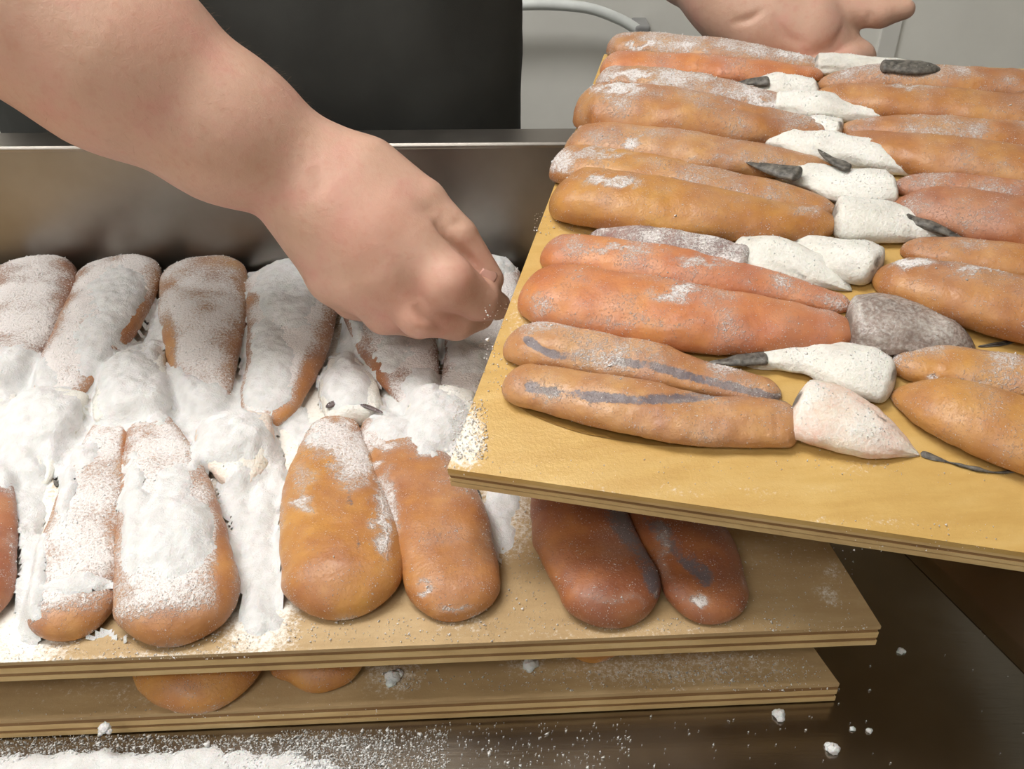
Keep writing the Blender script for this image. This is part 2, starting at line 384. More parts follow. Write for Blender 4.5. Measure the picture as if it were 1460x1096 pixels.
l_fl, l_fr, l_r2 = PLL.hit(0, 1028), PLL.hit(1199, 975), PLL.hit(1165, 928)
def rect(fl, fr, r2, depth):
    u = (fr - fl) / np.linalg.norm(fr - fl); fl2 = fr - u * .86; dd = (r2 - fr) / np.linalg.norm(r2 - fr)
    return [fl2, fr, fr + dd * depth, fl2 + dd * depth]
MID = rect(m_fl, m_fr, m_r2, .41); LOW = rect(l_fl, l_fr, l_r2, .41)
MID_SALT = [(30, 800, 100, 280, 1.0), (370, 790, 80, 220, 1.0), (300, 580, 460, 200, 1.0), (720, 720, 70, 110, .55), (1182, 840, 12, 50, .7), (660, 885, 60, 25, .35), (900, 905, 300, 20, .28), (1050, 800, 250, 120, .16), (300, 935, 330, 14, .5)]
LOW_SALT = [(950, 950, 260, 40, .4), (240, 985, 300, 30, .25), (560, 960, 60, 40, .5), (750, 945, 40, 20, .5)]
LAY = [(1, 'wood_dry'), (1.1, 'ply_dark'), (1.6, 'ply_light'), (1.0, 'ply_dark'), (1.4, 'ply_light')]
board('plywood_board', MID, (0, 0, 1), 'salted plywood board, upper of the two stacked level boards', 'wood_dry', LAY, lambda g: np.clip(blobs_px(project(g), MID_SALT) + .12 * fbm(g, 60, 3), 0, 1))
board('plywood_board', LOW, (0, 0, 1), 'bottommost plywood board lying flat on the steel table', 'wood_dry', LAY, lambda g: np.clip(blobs_px(project(g), LOW_SALT) + .12 * fbm(g, 60, 4), 0, 1))
rc = lambda a, b: BO + BU * a + BV * b
RB = [rc(0, 0), rc(.385, 0), rc(.385, .488), rc(0, .488)]
R_SALT = [(665, 625, 35, 60, .85), (740, 470, 26, 90, .35), (645, 655, 30, 20, .6), (1230, 665, 50, 14, .4), (820, 320, 50, 20, .25), (1000, 700, 300, 8, .3), (1230, 745, 200, 10, .3), (860, 320, 25, 10, .5)]
board('plywood_board', RB, BN, 'wet golden plywood board held tilted over the stacked boards', 'wood_wet', [(1.3, 'wood_wet'), (.7, 'ply_light'), (1.0, 'ply_dark'), (.8, 'ply_light'), (.4, 'ply_dark'), (1.2, 'ply_light')], lambda g: np.clip(blobs_px(project(g), R_SALT) + .08 * fbm(g, 60, 5), 0, 1))

# ------------------------------------------------------------------ roe lofts
MID_MESHES = []; ALL_LOBES = {}
def grains(name, parent, pts, nrm, size, mat='grain'):
    n = len(pts)
    if n == 0: return
    q = RNG.normal(size=(n, 4, 3)); base = np.array([[1, 1, 1], [1, -1, -1], [-1, 1, -1], [-1, -1, 1]]) * .62
    v = pts[:, None] + (base[None] + q * .28) * size[:, None, None] + nrm[:, None] * size[:, None, None] * .45
    i = np.arange(n)[:, None] * 4
    f = np.concatenate([i + np.array([[0, 1, 2]]), i + np.array([[0, 3, 1]]), i + np.array([[0, 2, 3]]), i + np.array([[1, 3, 2]])])
    o = mesh(name, v.reshape(-1, 3), f.tolist(), mat, parent, True); o['kind'] = 'stuff'; return o
def loft(name, parent, pts, pl, mat, hf=.62, frost=(.2, []), foresh=True, lump=.0016, nl=90, m=52, blunt=(1.0, 1.0), hmax=.036, veins=(), seed=0, side=1.0, groove=0.0, streak=0.0, lift=0.0, wmul=1.0):
    pl0 = pl
    if lift: pl = Plane(pl.o + pl.n * lift, pl.n)
    n = pl.n; key = []
    pts = [(x, y, w * wmul) for x, y, w in pts]
    for (x, y, w) in pts:
        p = pl.hit(x, y, .012); z = (p - CAM) @ FW
        if foresh:
            r = ray(x, y); sa = abs(r @ n) / np.linalg.norm(r); ca2 = 1 - sa * sa
            hw = .5 * w * z / F / math.sqrt(sa * sa + (hf * hf) * ca2)
        else: hw = .5 * w * z / F
        h = min(2 * hw * hf, hmax)
        p = pl.hit(x, y, .48 * h); p = p - n * ((p - pl.o) @ n); key.append(np.r_[p, hw, h])
    if not foresh: key[0][3] = max(key[0][3], .97 * key[1][3]); key[0][4] = max(key[0][4], .97 * key[1][4])
    c, s = resample(spline(key, 300), nl); L = s[-1]
    # denser sections near the ends
    u = .5 - .5 * np.cos(np.pi * np.linspace(0, 1, nl)); u = .6 * u + .4 * np.linspace(0, 1, nl)
    c = np.stack([np.interp(u * L, s, c[:, k]) for k in range(5)], 1); s = u * L
    hw, h = c[:, 3], c[:, 4]
    def cap(d, r): e = np.clip(d / r, 0, 1); return np.sqrt(np.clip(1 - (1 - e) ** 2, 0, 1))
    k0 = cap(s, blunt[0] * max(hw[nl // 6], .006)); k1 = cap(L - s, blunt[1] * max(hw[-nl // 6], .006))
    k = np.clip(k0 * k1, .02, 1)
    t = np.gradient(c[:, :3], axis=0); t -= (t @ n)[:, None] * n; t /= np.linalg.norm(t, axis=1)[:, None]
    b = np.cross(t, n)
    a = np.linspace(0, 2 * np.pi, m, endpoint=False); ca, sa_ = np.cos(a), np.sin(a)
    xx = np.sign(ca) * np.abs(ca) ** .86
    up = np.where(sa_ >= 0, .42 + .58 * np.abs(sa_) ** .95, .42 * (1 - np.abs(sa_) ** .75))
    kk = k[:, None]
    zz = (h[:, None] * (up[None] - .38) * kk ** .85 + .38 * h[:, None] * (.35 + .65 * kk))
    if groove: zz -= (groove * np.exp(-(xx / .16) ** 2) * (sa_ > 0))[None] * h[:, None]
    V = c[:, None, :3] + (hw[:, None] * kk * xx[None])[..., None] * b[:, None] + zz[..., None] * n
    V = V.reshape(-1, 3)
    # lumps
    ctr = np.repeat(c[:, :3] + n * (.4 * h)[:, None], m, 0); dirv = V - ctr; dirv /= np.linalg.norm(dirv, axis=1)[:, None] + 1e-9
    upn = dirv @ n
    amp = lump * np.repeat(k, m)
    V = V + dirv * (amp * (fbm(V, 38, 11 + seed, 2) * 1.3 + .5 * fbm(V, 130, 31 + seed, 2)))[:, None]
    hh = (V - pl.o) @ n; V = V + n * np.maximum(.0006 - hh, 0)[:, None]
    pp = project(V); base, bl = frost
    if pl0 is PLM: bl = list(bl) + [(x, y, rx * 1.3, ry * 1.3, am * .85) for (x, y, rx, ry, am) in SALT_BL]
    fr = base * (.35 + .65 * sstep(-.1, .75, upn)) + (1.0 if foresh else .6) * base ** .5 * fbm(V, 48, 51 + seed, 4) * (.3 + .7 * sstep(-.3, .5, upn))
    if bl: fr = np.maximum(fr, blobs_px(pp + np.stack([fbm(V, 120, 71), fbm(V, 120, 72)], -1) * 20, [q for q in bl if q[4] > 0]) * (.4 + .6 * sstep(-.1, .5, upn)))
    for q in bl:
        if q[4] < 0: fr = fr * (1 - blobs_px(pp, [(q[0], q[1], q[2], q[3], -q[4])]))
    if name == 'roe_lobe': fr = fr + .75 * np.exp(-(((V - pl.o) @ n) / .0055) ** 2) * sstep(-.25, .35, fbm(V, 110, 61 + seed)) * (.5 if foresh else .8)
    fr = np.clip(fr, 0, 1)
    ve = np.zeros(len(V))
    for (vp, w, am) in veins:
        q = spline([(x, y, 0) for x, y in vp], 150)[:, :2]
        dd = np.min(np.linalg.norm(pp[:, None] - q[None], axis=2), axis=1) + 4 * fbm(V, 160, 91)
        ve = np.maximum(ve, am * (1 - sstep(w * .4, w * 1.2, dd)) * (upn > -.2))
    if streak:
        ang = np.tile(a, nl); sr = np.repeat(s, m)
        q = np.stack([np.cos(ang) * 3.0 + seed, np.sin(ang) * 3.0, sr * 26], -1); sn = fbm(q, 1.0, 17 + seed, 3)
        ve = np.maximum(ve, streak * sstep(-.05, .7, sn + .3 * (.35 - upn)))
        ve = np.maximum(ve, (.75 if foresh else 0) * (1 - sstep(.001, .0045, sr + .003 * sn)) )
        V = V - dirv * (.0028 * sn * np.repeat(k, m))[:, None]
        fr = fr * (1 - .8 * ve)
    ve = ve * np.clip(.8 + .7 * fbm(V, 90, 95), 0, 1)
    V = V - dirv * (ve * .0008)[:, None]
    f = ring_faces(nl, m)
    o = mesh(name, V, f, mat, parent, True, {'salt': fr, 'vein': ve})
    if pl0 is PLM: MID_MESHES.append((V, f))
    ALL_LOBES.setdefault(parent, []).append((V, nl, m, fr, dirv))
    return o
def salt_on(parent, dens=1.0, size=.0003):
    PT, NR = [], []
    for (V, nl, m, fr, dv) in ALL_LOBES.get(parent, []):
        G = V.reshape(nl, m, 3); e1 = np.linalg.norm(np.roll(G, -1, 1) - G, axis=2)[:-1]; e2 = np.linalg.norm(G[1:] - G[:-1], axis=2)
        A = e1 * e2; fw = fr.reshape(nl, m)[:-1]; w = A * (.008 + np.clip(fw - .18, 0, 1) ** 1.2) * (fw > -.1); tot = int(w.sum() * 3.2e5 * dens)
        if tot < 1: continue
        idx = RNG.choice(w.size, tot, p=(w / w.sum()).ravel()); i, j = idx // m, idx % m; a, b_ = RNG.random((2, tot, 1)); j2 = (j + 1) % m
        p = G[i, j] * (1 - a) * (1 - b_) + G[i + 1, j] * a * (1 - b_) + G[i + 1, j2] * a * b_ + G[i, j2] * (1 - a) * b_
        PT.append(p); NR.append(dv.reshape(nl, m, 3)[i, j])
    if PT:
        PT = np.vstack(PT); NR = np.vstack(NR); sz = size * np.exp(RNG.normal(0, .42, len(PT)))
        grains('salt_grains', parent, PT, NR, sz)
GL = 'roe pairs on the upper stacked board'; GR = 'roe pairs on the tilted board'; GB = 'roe pairs on the bottommost board'
def roe(label, group, pl, lobes, tails=(), extras=(), dens=1.0, mat='roe_amber', **kw):
    p0 = pl.hit(lobes[0]['p'][len(lobes[0]['p']) // 2][0], lobes[0]['p'][len(lobes[0]['p']) // 2][1])
    e = empty('fish_roe_pair', p0, label, 'fish roe', group)
    for i, l in enumerate(lobes):
        a = dict(kw); a.update({k: v for k, v in l.items() if k not in ('p', 'mat')})
        loft('roe_lobe', e, l['p'], pl, l.get('mat', mat), seed=int(p0[0] * 900) % 50 + i * 7, **a)
    for i, l in enumerate(tails):
        a = dict(hf=.36, hmax=.02, lump=.0022, frost=(.45, []), blunt=(.35, 1.2), streak=.62 if kw.get('foresh', True) else .2, wmul=1.12 if kw.get('foresh', True) else 1.0, foresh=kw.get('foresh', True), nl=44, m=30)
        a.update({k: v for k, v in l.items() if k not in ('p', 'mat', 'name')})
        loft(l.get('name', 'tail_flesh'), e, l['p'], pl, l.get('mat', 'flesh_white'), seed=90 + i, **a)
    salt_on(e, dens)
    return e
fin = lambda p, h=.25, lift=0.0: dict(p=p, lift=lift, wmul=1.0, mat='dark_skin', name='fin', hf=h, hmax=.006, frost=(.2, []), lump=.0022, nl=40, m=20, blunt=(.5, 2.0), streak=0)
band = lambda p, lift=0.0: dict(p=p, lift=lift, wmul=1.0, mat='membrane', name='membrane', hf=.5, hmax=.024, frost=(.12, []), lump=.002, nl=24, m=24, blunt=(1, 1), streak=0)

SALT_BL = [(44, 800, 24, 180, 1.0), (30, 670, 40, 50, 1.0), (368, 800, 34, 170, 1.0), (370, 880, 40, 50, .7), (340, 700, 30, 60, .7), (60, 600, 90, 60, 1.1), (170, 530, 70, 60, 1.0), (200, 570, 90, 50, .9), (300, 590, 70, 60, .8),
           (330, 625, 70, 40, 1.1), (190, 740, 24, 120, .85), (250, 760, 75, 80, 1.0), (250, 700, 40, 60, .75), (110, 835, 70, 18, .7), (170, 420, 60, 60, .75), (150, 480, 60, 60, .7), (410, 410, 60, 70, .95), (380, 520, 46, 90, .8), (290, 640, 30, 40, .8),
           (20, 530, 70, 50, .9), (500, 500, 22, 80, .9), (495, 545, 50, 44, .95), (620, 600, 60, 50, 1.0), (700, 365, 46, 46, 1.0), (560, 500, 50, 50, .55), (716, 730, 32, 80, .66), (670, 510, 50, 40, .6),
           (430, 610, 40, 40, .55), (210, 900, 20, 20, .6), (180, 910, 160, 16, .5), (370, 560, 60, 40, .75), (690, 650, 60, 60, .8), (250, 560, 50, 40, .9), (498, 500, 16, 80, .9), (560, 600, 40, 40, .8), (225, 480, 16, 60, .8), (100, 640, 40, 40, .9), (90, 700, 20, 60, .9), (385, 660, 20, 60, .9), (345, 760, 24, 60, .9), (640, 480, 30, 60, .7), (600, 560, 40, 40, .9)]
# ---- middle board, rear row (tips against the upstand)
K = dict(foresh=False, hf=.36, hmax=.036, blunt=(.85, 1.1))
roe('salt-caked roe pair in the back row at the left picture edge', GL, PLM,
    [dict(p=[(48, 375, 90), (42, 420, 125), (20, 480, 120), (-10, 540, 90), (-20, 570, 50)], frost=(.78, [(60, 470, 40, 60, .9)])),
     dict(p=[(168, 372, 90), (164, 410, 118), (135, 470, 118), (98, 530, 96), (78, 580, 60)], frost=(.92, [(190, 470, 22, 60, -.7), (140, 540, 20, 50, -.6)]), mat='roe_amber')],
    [dict(p=[(75, 565, 90), (60, 600, 110), (50, 640, 80), (62, 690, 30)], frost=(.8, [])), fin([(70, 625, 10), (72, 650, 14), (82, 695, 5)])], mat='roe_brown', **K)
roe('frosted roe pair in the back row, in the middle left of the hand', GL, PLM,
    [dict(p=[(290, 373, 95), (291, 420, 124), (290, 480, 112), (292, 540, 84), (300, 590, 50)], frost=(.82, [(300, 560, 40, 50, .9), (240, 500, 12, 60, -.7), (290, 380, 50, 30, -.35)]), mat='roe_tan'),
     dict(p=[(406, 384, 95), (415, 430, 128), (412, 490, 118), (390, 560, 92), (375, 610, 56)], frost=(.95, [(420, 420, 60, 70, 1), (440, 560, 22, 70, -.8), (405, 600, 30, 30, -.85)]), mat='roe_amber')],
    [dict(p=[(335, 595, 100), (335, 630, 112), (342, 665, 80), (345, 700, 40)], frost=(.75, [(335, 620, 50, 30, 1)]), hmax=.026, mat='flesh_cream'), fin([(330, 670, 12), (334, 715, 14), (330, 752, 6)])], mat='roe_brown', **K)
roe('salt-whitened roe pair in the back row under the salting hand', GL, PLM,
    [dict(p=[(545, 400, 100), (552, 440, 124), (570, 500, 110), (590, 550, 78), (598, 590, 44)], frost=(.9, [(540, 560, 16, 60, -.8)])),
     dict(p=[(690, 375, 90), (690, 420, 110), (682, 490, 96), (662, 550, 70), (650, 585, 44)], frost=(.95, [(700, 370, 60, 50, 1)]))],
    [dict(p=[(630, 560, 80), (630, 590, 104), (640, 625, 100), (665, 680, 50)], frost=(.85, []), hmax=.026), fin([(672, 690, 14), (680, 715, 18), (684, 740, 8)])], mat='roe_brown', **K)
# ---- middle board, front row (tips toward the camera)
roe('roe pair cut by the left picture edge in the front row', GL, PLM,
    [dict(p=[(-60, 900, 100), (-55, 840, 140), (-45, 760, 125), (-30, 690, 90), (-15, 640, 50)], frost=(.2, [])),
     dict(p=[(-190, 900, 100), (-185, 840, 135), (-160, 760, 120), (-110, 690, 90), (-70, 640, 50)], frost=(.35, []))], [dict(p=[(-40, 650, 70), (-10, 600, 70), (10, 560, 30)])], mat='roe_russet', **K)
roe('roe pair heaped with salt in the front row, only its rounded ends bare', GL, PLM,
    [dict(p=[(104, 905, 100), (104, 850, 124), (117, 780, 120), (132, 700, 100), (148, 640, 74), (162, 590, 44)], frost=(.78, [(105, 900, 75, 45, -.9), (110, 830, 55, 20, .9), (180, 640, 8, 40, -.9)])),
     dict(p=[(252, 912, 130), (253, 855, 172), (245, 780, 158), (236, 700, 128), (222, 640, 90), (208, 590, 50)], frost=(.80, [(255, 915, 100, 60, -.85), (250, 770, 80, 70, 1), (200, 740, 25, 130, 1), (320, 800, 14, 120, -.7)]))],
    [dict(p=[(190, 600, 100), (190, 560, 104), (195, 530, 90), (215, 500, 50), (235, 470, 14)], frost=(.9, []), hmax=.024), fin([(118, 560, 10), (132, 578, 14), (150, 590, 6)])], mat='roe_amber', dens=1.3, **K)
roe('bare amber roe pair in the front row, centre of the upper stacked board', GL, PLM,
    [dict(p=[(492, 874, 130), (489, 815, 176), (482, 750, 166), (474, 680, 134), (474, 630, 92), (482, 590, 50)], frost=(.14, [(470, 620, 60, 36, .8), (430, 720, 22, 10, .7), (500, 880, 60, 10, .5), (430, 680, 20, 40, .45), (500, 650, 34, 60, .75), (520, 640, 24, 60, .9), (548, 730, 20, 90, .8)]), veins=[([(487, 655), (498, 710), (506, 750), (514, 805)], 9, .6)], mat='roe_gold'),
     dict(p=[(648, 878, 110), (645, 820, 136), (626, 750, 144), (594, 680, 126), (560, 630, 88), (532, 590, 46)], frost=(.16, [(540, 620, 45, 34, .75), (516, 650, 26, 70, .95), (552, 740, 20, 90, .8), (650, 872, 50, 12, .5), (605, 840, 14, 14, .8), (640, 760, 60, 30, .3)]))],
    [dict(p=[(506, 600, 80), (502, 575, 84), (496, 545, 76), (484, 505, 34)], frost=(.85, []), hmax=.022), band([(464, 580, 9), (490, 572, 10), (515, 577, 10), (546, 588, 9)], .013)], mat='roe_amber', dens=1.3, **K)
roe('dark glossy roe pair shaded by the tilted board, nearest the board corner', GL, PLM,
    [dict(p=[(893, 886, 110), (868, 830, 150), (838, 770, 150), (820, 700, 130), (810, 640, 90), (815, 590, 50)], frost=(.07, [(880, 855, 70, 12, .3), (935, 846, 12, 10, .8), (880, 780, 50, 40, .25)]), veins=[([(870, 720), (915, 780), (945, 840)], 26, .75)]),
     dict(p=[(1012, 884, 90), (1005, 830, 124), (980, 770, 128), (930, 700, 116), (880, 640, 80), (850, 590, 46)], frost=(.09, [(995, 855, 14, 10, .8), (945, 790, 12, 60, .45), (1065, 830, 8, 50, .5)]), veins=[([(925, 740), (965, 780), (1005, 822)], 20, .7)])],
    [dict(p=[(830, 600, 80), (810, 560, 84), (790, 520, 40)])], mat='roe_brown', **K)
# ---- bottommost board: only the tips show
for lab, ps in (('golden roe pair peeking out of the gap on the bottommost board', [[(297, 1006, 150), (292, 962, 190), (280, 880, 165), (285, 780, 80)], [(455, 982, 105), (455, 940, 142), (430, 870, 130), (360, 780, 70)]]),
                ('reddish roe pair deep in the gap right of the golden one', [[(850, 940, 90), (845, 910, 120), (830, 850, 110), (810, 780, 60)], [(985, 925, 90), (980, 890, 120), (950, 840, 110), (880, 775, 60)]])):
    roe(lab, GB, PLL, [dict(p=p, frost=(.05, [(270, 1000, 20, 8, .4)])) for p in ps], [], mat='roe_gold' if 'golden' in lab else 'roe_russet', foresh=False, hf=.30, hmax=.0265)

# ---- tilted board, left column from the far end to the near end
R = PLR
roe('orange-pink roe pair in the far row of the tilted board, below the supporting hand', GR, R,
    [dict(p=[(864, 66, 28), (900, 64, 34), (1000, 71, 36), (1090, 82, 30), (1175, 94, 16)], frost=(.42, [(915, 62, 40, 6, .9), (1000, 80, 100, 5, .6)]), mat='roe_tan'),
     dict(p=[(855, 94, 36), (900, 94, 40), (1000, 98, 38), (1090, 103, 32), (1175, 105, 18)], frost=(.22, []))],
    [dict(p=[(1160, 92, 22), (1215, 91, 24), (1275, 95, 18), (1310, 97, 12)], hf=.5), fin([(1255, 93, 18), (1300, 95, 20), (1342, 97, 20)], .5, .017)], mat='roe_pink', hf=.5, blunt=(.8, 1.2))
roe('roe pair second from the far end of the tilted board, its tail caked white', GR, R,
    [dict(p=[(848, 116, 30), (900, 113, 40), (1000, 128, 40), (1090, 145, 34), (1190, 160, 14)], frost=(.5, [(900, 106, 60, 12, .8), (1100, 150, 60, 14, .9)]), mat='roe_tan'),
     dict(p=[(816, 160, 56), (860, 153, 72), (960, 163, 72), (1080, 178, 54), (1195, 186, 22)], frost=(.3, [(880, 125, 60, 10, .8), (1150, 165, 60, 16, .5)]), groove=.05)],
    [dict(p=[(1100, 148, 28), (1170, 150, 34), (1225, 160, 26), (1300, 172, 8)], hf=.5, frost=(.8, []))], mat='roe_amber', hf=.5, blunt=(.8, 1.2))
roe('roe pair third from the far end of the tilted board, squeezed narrow', GR, R,
    [dict(p=[(822, 186, 22), (880, 184, 26), (1000, 196, 26), (1100, 206, 20), (1180, 212, 10)], frost=(.35, [])),
     dict(p=[(804, 206, 38), (850, 204, 54), (960, 214, 58), (1080, 228, 46), (1190, 240, 18)], frost=(.3, [(900, 200, 30, 8, .8), (1000, 225, 200, 6, .45)]))],
    [dict(p=[(1090, 200, 24), (1170, 208, 36), (1250, 226, 34), (1340, 248, 8)], hf=.5, frost=(.75, [])), fin([(1212, 240, 15), (1188, 228, 12), (1166, 212, 5)], .4, .016)], mat='roe_tan', hf=.5, blunt=(.8, 1.2))
roe('smooth golden roe pair fourth from the far end, left column of the tilted board', GR, R,
    [dict(p=[(782, 240, 42), (830, 236, 56), (950, 254, 58), (1080, 278, 48), (1195, 300, 24)], frost=(.28, [(800, 230, 30, 30, .7), (850, 220, 60, 10, .6)]), mat='roe_gold'),
     dict(p=[(785, 276, 62), (840, 280, 78), (950, 296, 80), (1080, 312, 62), (1196, 316, 36)], frost=(.12, [(870, 258, 60, 12, .75), (1150, 300, 30, 12, .5)]))],
    [band([(1186, 290, 8), (1192, 310, 9), (1194, 332, 8)]), dict(p=[(1186, 310, 50), (1240, 312, 54), (1300, 322, 40), (1375, 338, 8)], hf=.42, frost=(.7, [])), fin([(1286, 308, 16), (1330, 324, 15), (1378, 342, 4)], .5, .009)], mat='roe_gold', hf=.5, blunt=(.8, 1.1))
roe('small shrivelled purple roe pair between the golden and orange ones', GR, R,
    [dict(p=[(866, 322, 24), (905, 314, 38), (970, 318, 38), (1045, 336, 20)], frost=(.16, [(940, 306, 80, 4, .6)])),
     dict(p=[(842, 332, 20), (905, 343, 42), (985, 358, 50), (1068, 376, 48)], frost=(.5, [(930, 335, 80, 8, .6)]), blunt=(1, .4))],
    [dict(p=[(1042, 354, 40), (1100, 366, 52), (1160, 386, 42), (1215, 414, 8)], hf=.4, frost=(.5, []), veins=[([(1130, 385), (1145, 395)], 6, .7)])], mat='roe_purple', hf=.66, blunt=(.9, 1.2))
roe('plump orange roe pair, second nearest in the left column of the tilted board', GR, R,
    [dict(p=[(770, 360, 44), (820, 362, 58), (940, 380, 62), (1080, 404, 50), (1215, 436, 22)], frost=(.3, [(880, 356, 90, 10, .6), (1000, 372, 60, 10, .65)])),
     dict(p=[(737, 422, 66), (790, 420, 88), (900, 440, 96), (1050, 458, 86), (1150, 468, 66), (1222, 466, 50)], frost=(.26, [(960, 420, 60, 14, .7), (900, 460, 160, 14, .4), (770, 440, 30, 25, .5)]))],
    [dict(p=[(1205, 458, 66), (1260, 460, 78), (1330, 474, 62), (1392, 496, 12)], mat='flesh_grey', hf=.42, frost=(.10, [(1215, 440, 20, 30, .5)]), lump=.003), fin([(1394, 494, 6), (1425, 490, 11), (1470, 484, 5)])], mat='roe_pink', hf=.5, blunt=(.8, 1.1), dens=1.3)
roe('tan roe pair with dark veins, nearest the front edge of the tilted board', GR, R,
    [dict(p=[(716, 494, 52), (780, 491, 66), (900, 511, 66), (1000, 538, 52), (1115, 562, 34)], nl=230, m=72, frost=(.42, []), veins=[([(752, 484), (775, 500), (800, 508), (850, 512), (930, 522), (1000, 540), (1110, 568)], 9, .9)]),
     dict(p=[(718, 540, 50), (780, 554, 62), (900, 578, 78), (1000, 596, 76), (1140, 604, 64)], nl=230, m=72, frost=(.28, [(1000, 570, 80, 10, .4)]), veins=[([(755, 552), (800, 560), (860, 566), (950, 568), (1060, 556), (1130, 566)], 10, .9), ([(1105, 590), (1108, 625)], 6, .5)], blunt=(.9, .5))],
    [band([(1142, 560, 10), (1150, 590, 12), (1148, 626, 10)]), dict(p=[(1128, 578, 76), (1190, 594, 82), (1250, 622, 60), (1312, 648, 12)], mat='flesh_cream', hf=.4, frost=(.5, [(1140, 560, 50, 30, .9)]), veins=[([(1250, 590), (1262, 598)], 5, .8)]), fin([(1312, 646, 5), (1370, 664, 8), (1420, 674, 6), (1465, 670, 4)], .3)], mat='roe_tan', hf=.45, blunt=(.85, 1.1), dens=1.3)
# ---- tilted board, right column
roe('farthest roe pair in the right column of the tilted board', GR, R,
    [dict(p=[(1166, 118, 22), (1250, 112, 38), (1370, 117, 42), (1470, 124, 42), (1530, 130, 28)], frost=(.34, [])), dict(p=[(1160, 132, 26), (1230, 141, 44), (1350, 152, 52), (1470, 164, 52), (1540, 170, 34)], frost=(.22, [(1300, 124, 60, 5, .6)]))],
    [band([(1160, 122, 5), (1166, 132, 6), (1160, 142, 5)]), dict(p=[(1168, 126, 26), (1130, 124, 32), (1092, 122, 26), (1045, 118, 8)], hf=.5, frost=(.75, [])), fin([(1098, 116, 14), (1065, 117, 11), (1036, 120, 4)], .4, .012)], mat='roe_amber', hf=.5, blunt=(1.2, .8))
roe('roe pair second from the far end of the right column, tail dusted white', GR, R,
    [dict(p=[(1196, 182, 22), (1290, 186, 42), (1400, 193, 48), (1510, 204, 44), (1570, 208, 24)], frost=(.34, [])), dict(p=[(1198, 196, 26), (1280, 213, 52), (1390, 232, 62), (1510, 248, 58), (1580, 256, 36)], frost=(.2, []))],
    [band([(1188, 178, 5), (1196, 188, 7), (1190, 198, 5)]), dict(p=[(1202, 186, 28), (1160, 180, 28), (1120, 184, 20), (1080, 186, 6)], hf=.5, frost=(.8, []))], mat='roe_amber', hf=.5, blunt=(1.2, .8))
roe('reddish roe pair in the middle of the right column of the tilted board', GR, R,
    [dict(p=[(1272, 264, 24), (1350, 267, 40), (1450, 278, 44), (1560, 292, 40), (1630, 296, 24)], frost=(.36, [(1400, 275, 60, 6, .6)])), dict(p=[(1270, 286, 32), (1340, 298, 62), (1440, 316, 74), (1560, 338, 68), (1640, 350, 36)], frost=(.24, []))],
    [band([(1266, 262, 6), (1273, 276, 8), (1268, 290, 6)]), dict(p=[(1280, 266, 40), (1220, 264, 48), (1155, 252, 34), (1090, 240, 12)], hf=.42, frost=(.7, [])), fin([(1142, 249, 22), (1105, 241, 16), (1064, 231, 6)], .35, .014)], mat='roe_russet', hf=.5, blunt=(1.2, .8))
roe('roe pair with a purple-grey seam, second nearest in the right column', GR, R,
    [dict(p=[(1284, 352, 26), (1370, 362, 50), (1480, 380, 54), (1600, 398, 48), (1670, 392, 24)], frost=(.22, [])), dict(p=[(1246, 386, 40), (1310, 402, 72), (1420, 430, 90), (1560, 462, 82), (1660, 484, 40)], frost=(.2, [(1300, 372, 50, 16, .8), (1400, 382, 60, 10, .7)]), veins=[([(1258, 372), (1320, 374), (1380, 380), (1450, 392)], 7, .6)])],
    [band([(1250, 366, 8), (1243, 386, 12), (1256, 408, 8)]), dict(p=[(1256, 382, 50), (1210, 366, 52), (1170, 352, 32), (1120, 336, 8)], hf=.42, frost=(.55, [(1220, 355, 40, 20, .8)]))], mat='roe_amber', hf=.5, blunt=(.9, .8))
roe('pale golden roe pair nearest in the right column of the tilted board', GR, R,
    [dict(p=[(1268, 514, 36), (1350, 522, 60), (1460, 540, 66), (1600, 566, 60), (1700, 566, 30)], frost=(.42, [(1360, 548, 90, 7, .8)])), dict(p=[(1272, 556, 40), (1340, 576, 80), (1430, 608, 98), (1570, 652, 92), (1690, 690, 46)], frost=(.16, []))],
    [dict(p=[(1278, 544, 58), (1225, 528, 68), (1150, 508, 46), (1055, 512, 16)], hf=.42, frost=(.8, [])), fin([(1095, 508, 24), (1050, 513, 18), (1010, 516, 6)], .4, .005)], mat='roe_gold', hf=.5, blunt=(1.1, .8))

